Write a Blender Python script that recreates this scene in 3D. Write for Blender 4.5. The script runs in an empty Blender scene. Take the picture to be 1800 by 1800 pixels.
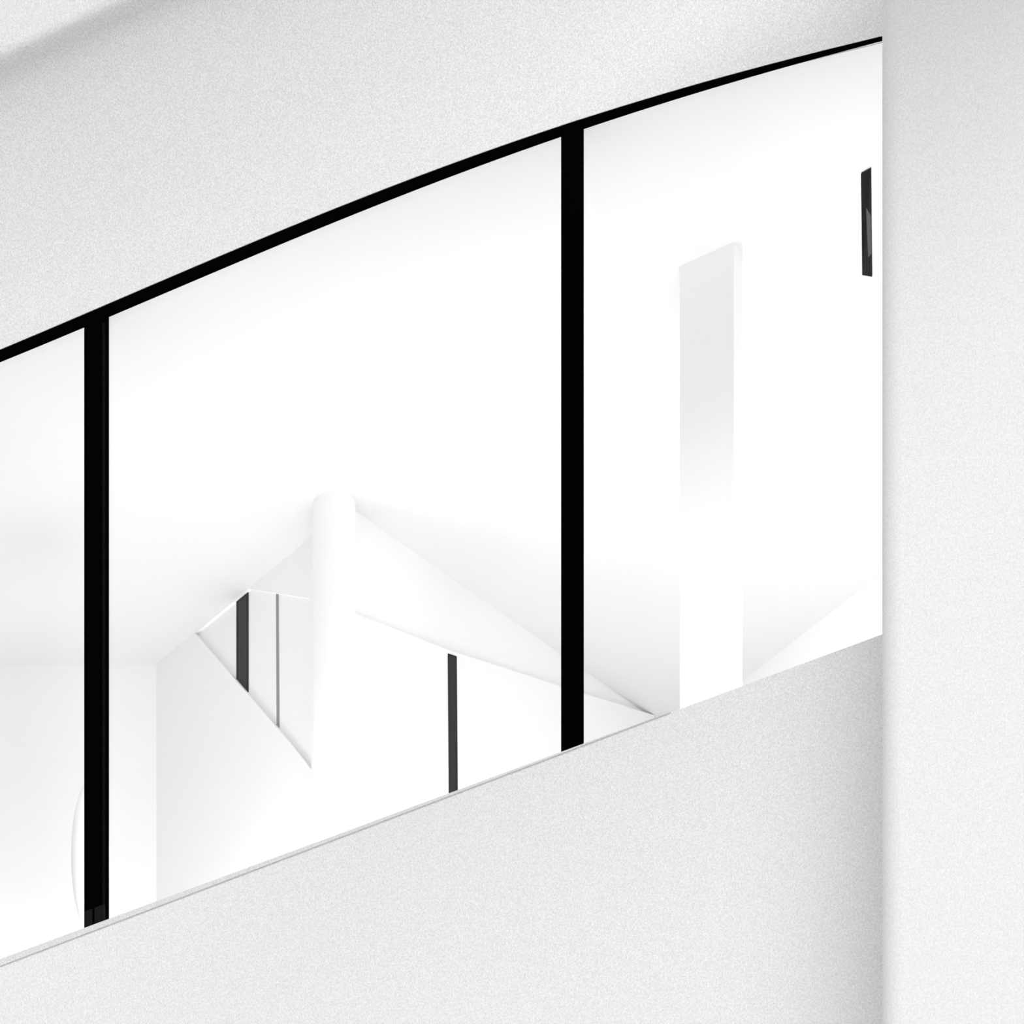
import bpy, bmesh, math
import numpy as np
from mathutils import Vector, geometry

S = bpy.context.scene
COL = S.collection

# ---------------------------------------------------------------- camera
F = 13300.0            # focal length in pixels of the 1800 px frame (long lens with a rising front)
VH = 8300.0            # pixel row of the horizon, far below the frame
EYE = 1.6
cam_data = bpy.data.cameras.new('camera')
cam_data.sensor_width = 36.0
cam_data.lens = F / 1800.0 * 36.0
cam_data.shift_y = (VH - 900.0) / 1800.0
cam_data.clip_start = 0.5
cam_data.clip_end = 2000.0
cam = bpy.data.objects.new('camera', cam_data)
COL.objects.link(cam)
cam.location = (0, 0, EYE)
cam.rotation_euler = (math.pi / 2, 0, 0)
S.camera = cam

# ---------------------------------------------------------------- overcast sky
SKY_TOP, SKY_LOW = 0.72, 0.53
world = bpy.data.worlds.new('overcast_sky')
S.world = world
world.use_nodes = True
wn, wl = world.node_tree.nodes, world.node_tree.links
wn.clear()
w_out = wn.new('ShaderNodeOutputWorld')
w_bg = wn.new('ShaderNodeBackground')
w_tc = wn.new('ShaderNodeTexCoord')
w_sep = wn.new('ShaderNodeSeparateXYZ')
w_map = wn.new('ShaderNodeMapRange')
w_map.inputs['From Min'].default_value = 0.0
w_map.inputs['From Max'].default_value = 1.0
w_map.inputs['To Min'].default_value = SKY_LOW
w_map.inputs['To Max'].default_value = SKY_TOP
wl.new(w_tc.outputs['Generated'], w_sep.inputs[0])
wl.new(w_sep.outputs['Z'], w_map.inputs['Value'])
wl.new(w_map.outputs[0], w_bg.inputs['Strength'])
w_bg.inputs['Color'].default_value = (1, 1, 1, 1)
wl.new(w_bg.outputs[0], w_out.inputs[0])

# ---------------------------------------------------------------- sun, widely diffused by thin cloud
SUN_AZ, SUN_EL, SUN_SIZE, SUN_E = 45.0, 32.0, 26.0, 2.05     # azimuth from the facade normal towards the pier
_yaw = math.atan(0.707)
_a = Vector((math.cos(_yaw), -math.sin(_yaw), 0))
_o = Vector((-math.sin(_yaw), -math.cos(_yaw), 0))
_h = _o * math.cos(math.radians(SUN_AZ)) + _a * math.sin(math.radians(SUN_AZ))
_d = _h * math.cos(math.radians(SUN_EL)) + Vector((0, 0, math.sin(math.radians(SUN_EL))))
sun_data = bpy.data.lights.new('sun', 'SUN')
sun_data.energy = SUN_E
sun_data.angle = math.radians(SUN_SIZE)
sun = bpy.data.objects.new('sun', sun_data)
COL.objects.link(sun)
sun.location = _d * 60
sun.rotation_euler = (-_d).to_track_quat('-Z', 'Y').to_euler()

# ---------------------------------------------------------------- fill lights added to brighten the room, unseen below the sill
def room_fill(name, loc, size, power, target=None, spread=180):
    d = bpy.data.lights.new(name, 'AREA')
    d.shape = 'DISK'
    d.size = size
    d.energy = power
    d.spread = math.radians(spread)
    o = bpy.data.objects.new(name, d)
    COL.objects.link(o)
    o.location = loc
    dirv = Vector((0, 0, 1)) if target is None else (Vector(target) - Vector(loc)).normalized()
    o.rotation_euler = dirv.to_track_quat('-Z', 'Y').to_euler()
    return o

room_fill('room_fill', (-1.9, 40.2, 20.4), 0.7, 34, (-1.15, 40.9, 22.6))
room_fill('room_fill', (0.9, 41.0, 20.4), 1.0, 10)
# unseen fill lights added behind the spandrel wall, aimed into the room
for wx, wp in ((-1.75, 20), (-0.6, 22), (1.25, 26), (1.95, 46)):
    wy = 37.0 - 0.707 * wx + 0.66
    room_fill('wall_fill', (wx, wy, 20.75), 0.7, wp, (wx + 0.58 * 2, wy + 0.82 * 2, 20.75 + 0.95), 165)

# ---------------------------------------------------------------- exposure
S.view_settings.view_transform = 'Standard'
S.view_settings.look = 'None'
S.view_settings.gamma = 1.0
S.view_settings.use_curve_mapping = False
S.view_settings.exposure = 0.0

# ---------------------------------------------------------------- helpers
def ray(u, v):
    return Vector(((u - 900.0) / F, 1.0, (VH - v) / F))

def on_level(u, v, z):
    """the point at height z seen at pixel (u, v)"""
    r = ray(u, v)
    return Vector((0, 0, EYE)) + r * ((z - EYE) / r.z)

def along(p, d, u):
    """the point p + k d (level direction d) that is seen in pixel column u"""
    m = (u - 900.0) / F
    k = (p.x - m * p.y) / (m * d.y - d.x)
    return Vector((p.x + k * d.x, p.y + k * d.y, p.z))

class Plane:
    """upright plane through two plan points; coordinates (s along the plane, z up); depth runs away from the viewer"""
    def __init__(self, a, b):
        self.o = Vector((a[0], a[1], 0))
        self.t = Vector((b[0] - a[0], b[1] - a[1], 0)).normalized()
        n = Vector((-self.t.y, self.t.x, 0))
        self.n = n if n.y > 0 else -n
        self.w = Vector((0, 0, 1))
    def lean(self, z, angle):
        """tilt about its level line at height z so that the lower part runs away from the viewer"""
        self.o = self.o + Vector((0, 0, z))
        n = self.n.copy()
        self.w = Vector((0, 0, 1)) * math.cos(angle) - n * math.sin(angle)
        self.n = n * math.cos(angle) + Vector((0, 0, 1)) * math.sin(angle)
        return self
    def hit(self, u, v):
        r = ray(u, v)
        e = Vector((0, 0, EYE))
        k = (self.o - e).dot(self.n) / r.dot(self.n)
        p = e + r * k
        return ((p - self.o).dot(self.t), (p - self.o).dot(self.w))
    def point(self, s, z, depth=0.0):
        return self.o + self.t * s + self.n * depth + self.w * z

def link(name, me, mat, parent=None, smooth=None):
    o = bpy.data.objects.new(name, me)
    COL.objects.link(o)
    if mat: me.materials.append(mat)
    if parent is not None:
        o.parent = parent
        o.matrix_parent_inverse = parent.matrix_basis.inverted()
    if smooth is not None:
        for p in me.polygons: p.use_smooth = True
        me.set_sharp_from_angle(angle=smooth)
    return o

def finish(bm, name):
    bmesh.ops.recalc_face_normals(bm, faces=bm.faces[:])
    me = bpy.data.meshes.new(name)
    bm.to_mesh(me)
    bm.free()
    return me

def prism(name, plane, outer, mat, d0, d1, holes=(), parent=None):
    """solid with a polygonal outline (s, z) on an upright plane, from depth d0 to d1"""
    loops = [list(outer)] + [list(h) for h in holes]
    flat = [p for l in loops for p in l]
    tris = geometry.tessellate_polygon([[Vector((x, y, 0)) for x, y in l] for l in loops])
    bm = bmesh.new()
    fr = [bm.verts.new(plane.point(s, z, d0)) for s, z in flat]
    bk = [bm.verts.new(plane.point(s, z, d1)) for s, z in flat]
    for t in tris:
        bm.faces.new([fr[i] for i in t])
        bm.faces.new([bk[i] for i in reversed(t)])
    k = 0
    for l in loops:
        n = len(l)
        for i in range(n):
            a, b = k + i, k + (i + 1) % n
            bm.faces.new((fr[a], fr[b], bk[b], bk[a]))
        k += n
    return link(name, finish(bm, name), mat, parent)

def extrude_plan(name, pts, z0, z1, mat, parent=None, smooth=None):
    """upright solid over a plan outline"""
    bm = bmesh.new()
    lo = [bm.verts.new((p[0], p[1], z0)) for p in pts]
    hi = [bm.verts.new((p[0], p[1], z1)) for p in pts]
    n = len(pts)
    tris = geometry.tessellate_polygon([[Vector((p[0], p[1], 0)) for p in pts]])
    for t in tris:
        bm.faces.new([lo[i] for i in t]); bm.faces.new([hi[i] for i in reversed(t)])
    for i in range(n):
        j = (i + 1) % n
        bm.faces.new((lo[i], lo[j], hi[j], hi[i]))
    return link(name, finish(bm, name), mat, parent, smooth)

def sweep(name, sections, mat, parent=None, smooth=None):
    """closed sections (lists of points, all the same length) joined to one solid"""
    bm = bmesh.new()
    rows = [[bm.verts.new(p) for p in s] for s in sections]
    n = len(rows[0])
    for a, b in zip(rows, rows[1:]):
        for i in range(n):
            j = (i + 1) % n
            bm.faces.new((a[i], a[j], b[j], b[i]))
    bm.faces.new(rows[0]); bm.faces.new(list(reversed(rows[-1])))
    return link(name, finish(bm, name), mat, parent, smooth)

def tag(o, label, cat, kind=None, group=None):
    o['label'] = label
    o['category'] = cat
    if kind: o['kind'] = kind
    if group: o['group'] = group
    return o

def empty(name, loc):
    o = bpy.data.objects.new(name, None)
    COL.objects.link(o)
    o.location = loc
    o.empty_display_size = 0.1
    return o

# ---------------------------------------------------------------- materials
def white_render(name, albedo, grain=0.0, size=0.0075, spec=0.1):
    """matt white mineral render with a fine sand grain"""
    m = bpy.data.materials.new(name)
    m.use_nodes = True
    nt = m.node_tree
    b = nt.nodes['Principled BSDF']
    b.inputs['Roughness'].default_value = 0.9
    b.inputs['Specular IOR Level'].default_value = spec
    if grain == 0:
        b.inputs['Base Color'].default_value = (albedo, albedo, albedo, 1)
        return m
    tc = nt.nodes.new('ShaderNodeTexCoord')
    no = nt.nodes.new('ShaderNodeTexNoise')
    no.inputs['Scale'].default_value = 1.0 / size
    no.inputs['Detail'].default_value = 2.0
    no.inputs['Roughness'].default_value = 0.7
    mp = nt.nodes.new('ShaderNodeMapRange')
    mp.inputs['From Min'].default_value = 0.34
    mp.inputs['From Max'].default_value = 0.66
    mp.inputs['To Min'].default_value = albedo - grain
    mp.inputs['To Max'].default_value = min(0.99, albedo + grain)
    nt.links.new(tc.outputs['Object'], no.inputs['Vector'])
    nt.links.new(no.outputs['Fac'], mp.inputs['Value'])
    nt.links.new(mp.outputs[0], b.inputs['Base Color'])
    return m

def plain(name, v, rough=0.6, spec=0.02):
    m = bpy.data.materials.new(name)
    m.use_nodes = True
    b = m.node_tree.nodes['Principled BSDF']
    b.inputs['Base Color'].default_value = (v, v, v, 1)
    b.inputs['Roughness'].default_value = rough
    b.inputs['Specular IOR Level'].default_value = spec
    return m

M_FACADE = white_render('white_render_facade', 0.86, 0.12)
M_FASCIA = white_render('white_render_fascia', 0.832, 0.13)
M_PIER = white_render('white_render_pier', 0.90, 0.09)
M_COPING = white_render('white_render_coping', 0.77, 0.10)
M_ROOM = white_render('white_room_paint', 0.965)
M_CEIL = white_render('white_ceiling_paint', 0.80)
M_COLUMN = white_render('white_column_paint', 0.965)
M_PAVE = white_render('pale_paving', 0.62)
M_BLACK = plain('black_steel', 0.0012, 0.7, 0.0)
M_SEAM = plain('dark_gasket', 0.006, 0.7, 0.0)
M_SHOE = plain('dark_steel_shoe', 0.012, 0.7, 0.0)
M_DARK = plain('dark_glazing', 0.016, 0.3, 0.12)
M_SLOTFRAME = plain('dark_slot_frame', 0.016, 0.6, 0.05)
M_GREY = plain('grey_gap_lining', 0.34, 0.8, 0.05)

M_GLASS = bpy.data.materials.new('clear_glass')
M_GLASS.use_nodes = True
nt = M_GLASS.node_tree
nt.nodes.clear()
g_out = nt.nodes.new('ShaderNodeOutputMaterial')
g_mix = nt.nodes.new('ShaderNodeMixShader')
g_tr = nt.nodes.new('ShaderNodeBsdfTransparent')
g_tr.inputs['Color'].default_value = (0.985, 0.985, 0.985, 1)
g_gl = nt.nodes.new('ShaderNodeBsdfGlossy')
g_gl.inputs['Roughness'].default_value = 0.0
g_fr = nt.nodes.new('ShaderNodeFresnel')
g_fr.inputs['IOR'].default_value = 1.2
nt.links.new(g_fr.outputs[0], g_mix.inputs[0])
nt.links.new(g_tr.outputs[0], g_mix.inputs[1])
nt.links.new(g_gl.outputs[0], g_mix.inputs[2])
nt.links.new(g_mix.outputs[0], g_out.inputs[0])

# ---------------------------------------------------------------- plan geometry
YAW = math.atan(0.707)
A = Vector((math.cos(YAW), -math.sin(YAW), 0))      # along the facade, to the right and nearer
OUT = Vector((-math.sin(YAW), -math.cos(YAW), 0))   # out of the facade, towards the viewer
Z_SILL = 20.92
Z_RAIL = 24.25
Z_CEIL = 24.246
Z_FLOOR = 20.0

# the curved head of the window: plan points at height Z_RAIL
top_u = np.array([0, 147, 191, 300, 444, 622, 850, 985, 1026, 1150, 1400, 1548.0])
top_v = np.array([614, 552, 532.5, 486, 427, 351, 266, 221, 208, 170, 98, 64.0])
bot_v = np.array([634, 573, 556, 508, 449, 372, 287, 239, 224.5, 185, 110, 71.0])
c_top = np.polyfit(top_u, top_v, 4)
c_thk = np.polyfit(top_u, bot_v - top_v, 3)
def head_point(u):
    uu = min(max(u, -40.0), 1580.0)
    if uu == u:
        return on_level(u, float(np.polyval(c_top, u)), Z_RAIL)
    p = on_level(uu, float(np.polyval(c_top, uu)), Z_RAIL)
    q = on_level(uu + (5 if u < 0 else -5), float(np.polyval(c_top, uu + (5 if u < 0 else -5))), Z_RAIL)
    return along(p, (p - q).normalized(), u)
US = [-500, -200] + list(range(-40, 1600, 45)) + [1700, 1900]
HEAD = [head_point(u) for u in US]

# ---------------------------------------------------------------- ground
bm = bmesh.new()
bmesh.ops.create_grid(bm, x_segments=1, y_segments=1, size=300)
ground = link('ground', finish(bm, 'ground'), M_PAVE)
tag(ground, 'pale paving at the foot of the white building', 'ground', 'structure')

# ---------------------------------------------------------------- spandrel wall under the window
fac = Plane((0, 37.0), (A.x, 37.0 + A.y))
s_l, _ = fac.hit(-500, 1500)
s_r, _ = fac.hit(1980, 1000)
spandrel = prism('wall_front', fac, [(s_l, 0), (s_r, 0), (s_r, Z_SILL), (s_l, Z_SILL)], M_FACADE, 0.0, 0.25)
tag(spandrel, 'smooth white spandrel wall below the window band', 'wall', 'structure')

# thin coping strip on top of the spandrel wall, tapering away to the right
s_a, _ = fac.hit(-480, 1700)
s_b, _ = fac.hit(1180, 1250)
coping = prism('trim_1', fac, [(s_a, Z_SILL - 0.048), (s_b, Z_SILL - 0.002), (s_b, Z_SILL + 0.001), (s_a, Z_SILL + 0.001)],
               M_COPING, -0.006, 0.20)
tag(coping, 'thin tapering coping strip along the top of the white spandrel wall', 'trim', 'structure')

# ---------------------------------------------------------------- curved fascia above the window
profile = [(0.0, 0.0), (0.012, 0.15), (0.035, 0.35), (0.08, 0.55), (0.14, 0.76), (0.21, 0.95), (0.28, 1.09), (0.335, 1.170),
           (0.365, 1.182), (0.388, 1.20), (0.40, 1.222), (0.405, 1.25), (0.405, 2.9), (-0.30, 2.9), (-0.30, 0.0)]
fascia = sweep('wall_upper', [[p + OUT * o + Vector((0, 0, h)) for o, h in profile] for p in HEAD], M_FASCIA, smooth=math.radians(40))
tag(fascia, 'curved white fascia wall flaring outward above the black window head', 'wall', 'structure')

# ---------------------------------------------------------------- pier
ARRIS_Y = 34.75
R_P = 0.20
# a rounded arris whose silhouette is seen at column 1551
m = (1551 - 900.0) / F
ctr = Vector((m * ARRIS_Y + R_P, ARRIS_Y, 0))
pier_pts = []
a0 = math.atan2(OUT.y, OUT.x)                         # front normal
for i in range(13):
    a = a0 - math.radians(90) * (1 - i / 12.0)        # from the side normal to the front normal
    pier_pts.append(ctr + Vector((math.cos(a), math.sin(a), 0)) * R_P)
front_end = pier_pts[-1] + A * 4.0
back = -OUT
pier_pts += [front_end, front_end + back * 2.4]
pier_pts.append(pier_pts[0] + back * 2.4)
pier = extrude_plan('wall_right', [(p.x, p.y) for p in pier_pts], 0.0, 25.6, M_PIER, smooth=math.radians(30))
tag(pier, 'broad white pier wall standing in front of the window band', 'wall', 'structure')

# slab added out of view above the frame to shade the pier top
f0 = ctr + OUT * R_P
shade_slab_pts = [f0 + OUT * 2.8 - A * 0.8, f0 + OUT * 2.8 + A * 4.2, f0 + A * 4.2 + back * 0.1, f0 - A * 0.8 + back * 0.1]
shade_slab = extrude_plan('pier_shade_slab', [(p.x, p.y) for p in shade_slab_pts], 25.0, 25.25, M_PIER)
tag(shade_slab, 'unseen white slab added to shade the broad white pier', 'shade slab', 'structure')

# ---------------------------------------------------------------- window band
win = empty('window_band', HEAD[10] - Vector((0, 0, Z_RAIL - Z_SILL)))
tag(win, 'black-framed curved band of glass between white fascia and white spandrel', 'window', 'thing')
rail_secs = []
for u, p in zip(US, HEAD):
    uu = min(max(u, 0), 1560)
    t = float(np.polyval(c_thk, uu)) / F * p.y
    b = Vector((0, 0, -max(t - 0.011, 0.006)))       # the underside shows too
    rail_secs.append([p + OUT * -0.004, p + OUT * -0.004 + b, p - OUT * 0.026 + b, p - OUT * 0.026])
link_rail = sweep('top_rail', rail_secs, M_BLACK, win)

def mullion(u0, u1, u2, seam=True, shoe_v=None):
    p = head_point(u0) + OUT * -0.003
    q = along(p, A, u1)                 # front face
    r = along(q, -OUT, u2)              # side face back to the glass
    s = p + (r - q)
    z0, z1 = Z_FLOOR + 0.05, Z_RAIL - 0.016
    mo = extrude_plan('mullion', [(v.x, v.y) for v in (p, q, r, s)], z0, z1, M_BLACK, win)
    if seam:
        d = (q - p).normalized()
        e0, e1 = q - d * 0.008, q + d * 0.0015
        extrude_plan('gasket', [(v.x, v.y) for v in (e0 + OUT * 0.002, e1 + OUT * 0.002, e1 - OUT * 0.008, e0 - OUT * 0.008)],
                     z0, z1 - 0.07, M_SEAM, mo)
    if shoe_v:
        zt = p.y * (VH - shoe_v) / F + EYE
        d = (q - p).normalized()
        w = (q - p).length
        for f0, f1 in ((0.04, 0.42), (0.55, 1.02)):
            e0, e1 = p + d * w * f0, p + d * w * f1
            extrude_plan('shoe_plate', [(v.x, v.y) for v in (e0 + OUT * 0.003, e1 + OUT * 0.003, e1 - OUT * 0.01, e0 - OUT * 0.01)],
                         zt - 0.4, zt, M_SHOE, mo)
    return p, q, r, s
m1 = mullion(147.3, 182.5, 191.7, True, 1603)
m2 = mullion(985.6, 1018, 1026.3, False)

# three panes of glass standing just behind the mullion fronts
def pane(u0, u1):
    us = [u0 + (u1 - u0) * i / 12 for i in range(13)]
    f = [head_point(u) - OUT * 0.040 for u in us]
    b = [head_point(u) - OUT * 0.046 for u in us]
    bm = bmesh.new()
    z0, z1 = Z_FLOOR + 0.05, Z_CEIL - 0.003
    lo = [bm.verts.new((p.x, p.y, z0)) for p in f]
    hi = [bm.verts.new((p.x, p.y, z1)) for p in f]
    for i in range(12):
        bm.faces.new((lo[i], lo[i + 1], hi[i + 1], hi[i]))
    return link('pane', finish(bm, 'pane'), M_GLASS, win, math.radians(30))
pane(-480, 165)
pane(180, 1003)
pane(1018, 1880)

# ---------------------------------------------------------------- the room behind the glass
N = on_level(618, 884, Z_CEIL)
Rr = on_level(1191, 1285, Z_CEIL)
Rr.z = 0
Sp = on_level(1553, 1005, Z_CEIL)
L = on_level(275, 1168, Z_CEIL)
# ceiling and floor slabs
head_in = [p - OUT * 0.050 for p in HEAD]
room_pts = [(p.x, p.y) for p in head_in] + [(6.5, 38.0), (6.5, 47.0), (-8.0, 47.0), (-8.0, 44.0)]
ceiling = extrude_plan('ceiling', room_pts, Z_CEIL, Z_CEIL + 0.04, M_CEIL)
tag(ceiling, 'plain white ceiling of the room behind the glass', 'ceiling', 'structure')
floor = extrude_plan('floor', room_pts, Z_FLOOR - 0.2, Z_FLOOR, M_ROOM)
tag(floor, 'white floor of the room behind the glass', 'floor', 'structure')

wl_ = Plane(N, L)                      # splayed left wall
wr_ = Plane(N, Rr)                     # receding right wall
def ring(plane, pix): return [plane.hit(u, v) for u, v in pix]
len_l = (Vector((L.x, L.y, 0)) - Vector((N.x, N.y, 0))).length
len_r = (Rr - Vector((N.x, N.y, 0))).length
alcove = ring(wl_, [(343, 1112), (437, 1024), (545, 1052), (547, 1352), (512, 1308)])
alcove = [(s, min(z, Z_CEIL - 0.004)) for s, z in alcove]
left_wall = prism('wall_left', wl_, [(0.17, Z_FLOOR), (len_l, Z_FLOOR), (len_l, Z_CEIL), (0.17, Z_CEIL)], M_ROOM, 0.0, 0.02, [alcove])
tag(left_wall, 'splayed white inner wall with a pale pointed recess holding two dark slits', 'wall', 'structure')
left_back = prism('wall_left_back', wl_, [(0.17, Z_FLOOR), (len_l, Z_FLOOR), (len_l, Z_CEIL), (0.17, Z_CEIL)], M_ROOM, 0.02, 0.2)
tag(left_back, 'white back face of the pointed recess in the splayed inner wall', 'wall', 'structure')

right_wall = extrude_plan('wall_rear', [tuple(wr_.point(a, 0, d).xy) for a, d in ((0.04, 0.03), (len_r, 0.03), (len_r, 0.25), (0.35, 0.25))],
                          Z_FLOOR, Z_CEIL, M_ROOM)
tag(right_wall, 'white receding inner wall above the sloping lining', 'wall', 'structure')
lining = ring(wr_, [(622, 1078), (790, 1143), (985, 1206), (1150, 1257)])
lining = [(max(s, 0.02), min(z, Z_CEIL)) for s, z in lining]
lin_o = prism('wall_rear_lining', wr_, [(0.02, Z_FLOOR), (lining[-1][0], Z_FLOOR)] + lining[::-1], M_ROOM, 0.0, 0.03)
tag(lin_o, 'white lower wall lining with a sloping top edge', 'wall', 'structure')

ws_ = Plane(Rr, Sp)
far_wall = prism('wall_far', ws_, [(0, Z_FLOOR), (5.2, Z_FLOOR), (5.2, Z_CEIL), (0, Z_CEIL)], M_ROOM, 0.0, 0.2)
tag(far_wall, 'bright white inner wall closing the room behind the pier', 'wall', 'structure')
wb_ = Plane((L.x, L.y), (L.x - 1.0, L.y))
back_wall = prism('wall_back', wb_, [(0, Z_FLOOR), (6.0, Z_FLOOR), (6.0, Z_CEIL), (0, Z_CEIL)], M_ROOM, 0.0, 0.2)
tag(back_wall, 'white inner wall seen through the first pane', 'wall', 'structure')

# engaged round column on the corner of the two inner walls
xl, xr = (550 - 900) / F * 40.62, (625 - 900) / F * 40.62
cxa, ra = (xl + xr) / 2, (xr - xl) / 2
col_a = extrude_plan('column', [(cxa + ra * math.cos(math.pi * (1 + i / 32)), 40.62 + ra * math.sin(math.pi * (1 + i / 32))) for i in range(33)],
                     Z_FLOOR, Z_CEIL, M_COLUMN, smooth=math.radians(40))
tag(col_a, 'round white column on the inner wall corner beside the dark slits', 'column', 'thing')

# flat white blade column
b0 = on_level(1195, 468, Z_CEIL)
b1 = on_level(1290, 425, Z_CEIL)
bd = (b1 - b0).normalized()
bn = Vector((-bd.y, bd.x, 0))
b2 = along(b1, bn, 1305)
b3 = b0 + (b2 - b1)
col_b = extrude_plan('column', [(p.x, p.y) for p in (b0, b1, b2, b3)], Z_FLOOR, Z_CEIL, M_COLUMN)
tag(col_b, 'flat white square-edged column behind the pane next to the pier', 'column', 'thing')

# bulkhead under the ceiling at the right
t0 = on_level(1531, 293, Z_CEIL)
bk_ = Plane((b1.x, b1.y), (t0.x, t0.y)).lean(Z_CEIL, math.radians(48))
bul = ring(bk_, [(1308, 436), (1450, 470), (1533, 487), (1900, 556)])
bul_top = [(s, -0.001) for s in (bul[-1][0], bul[0][0])]
bulk = prism('wall_bulkhead', bk_, bul + bul_top, M_ROOM, 0.0, 0.03)
tag(bulk, 'white sloping soffit under the ceiling with a dark slit in it', 'wall', 'structure')

# ---------------------------------------------------------------- dark slit windows
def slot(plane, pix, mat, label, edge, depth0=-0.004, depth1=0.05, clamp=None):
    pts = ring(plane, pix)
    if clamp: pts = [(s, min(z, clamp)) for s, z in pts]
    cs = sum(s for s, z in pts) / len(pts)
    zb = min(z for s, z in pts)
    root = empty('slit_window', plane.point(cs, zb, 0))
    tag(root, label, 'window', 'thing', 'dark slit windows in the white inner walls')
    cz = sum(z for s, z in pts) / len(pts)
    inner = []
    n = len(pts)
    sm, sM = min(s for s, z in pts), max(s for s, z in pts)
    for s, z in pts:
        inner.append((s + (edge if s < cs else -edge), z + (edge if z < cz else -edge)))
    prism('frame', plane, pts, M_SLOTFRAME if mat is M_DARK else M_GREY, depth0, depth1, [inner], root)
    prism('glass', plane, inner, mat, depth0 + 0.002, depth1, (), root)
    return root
wlb_ = Plane(wl_.point(0, 0, 0.018), wl_.point(1, 0, 0.018))
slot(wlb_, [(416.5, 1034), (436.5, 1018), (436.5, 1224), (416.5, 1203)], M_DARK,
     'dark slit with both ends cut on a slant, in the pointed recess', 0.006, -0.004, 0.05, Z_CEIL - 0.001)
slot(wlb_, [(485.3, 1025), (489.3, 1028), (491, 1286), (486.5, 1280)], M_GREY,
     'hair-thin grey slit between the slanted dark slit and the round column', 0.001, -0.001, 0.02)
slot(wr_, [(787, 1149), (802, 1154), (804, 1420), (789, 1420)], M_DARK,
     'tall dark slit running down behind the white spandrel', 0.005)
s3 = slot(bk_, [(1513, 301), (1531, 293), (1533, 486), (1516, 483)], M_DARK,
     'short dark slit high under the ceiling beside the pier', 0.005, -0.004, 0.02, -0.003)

glint = prism('glint', bk_, ring(bk_, [(1523, 364), (1531.2, 378), (1532.2, 445), (1527, 452)]), plain('grey_glint', 0.10, 0.6, 0.1),
             -0.0045, 0.0, (), s3)  # paler strip painting a reflection on the slit's dark glass
glint['label'] = 'paler grey streak painted as a reflection in the dark slit'

# ---------------------------------------------------------------- oval lantern half hidden by the first mullion
lan_y = 40.6
lc = Vector((0, 0, EYE)) + ray(159, 1505) * lan_y
bm = bmesh.new()
bmesh.ops.create_uvsphere(bm, u_segments=48, v_segments=32, radius=1.0)
rx, rz = 34 / F * lan_y, 132 / F * lan_y
for v in bm.verts: v.co = Vector((v.co.x * rx, v.co.y * rx, v.co.z * rz))
lan = empty('pendant_lantern', lc)
tag(lan, 'tall oval white pendant lantern half hidden behind the black mullion', 'lamp', 'thing')
sh = link('shade', finish(bm, 'shade'), M_ROOM, None, math.radians(60))
sh.parent = lan
cord = extrude_plan('cord', [(lc.x + 0.006 * math.cos(i * math.pi / 4), lc.y + 0.006 * math.sin(i * math.pi / 4)) for i in range(8)],
                    lc.z + rz * 0.98, Z_CEIL, M_ROOM, lan)
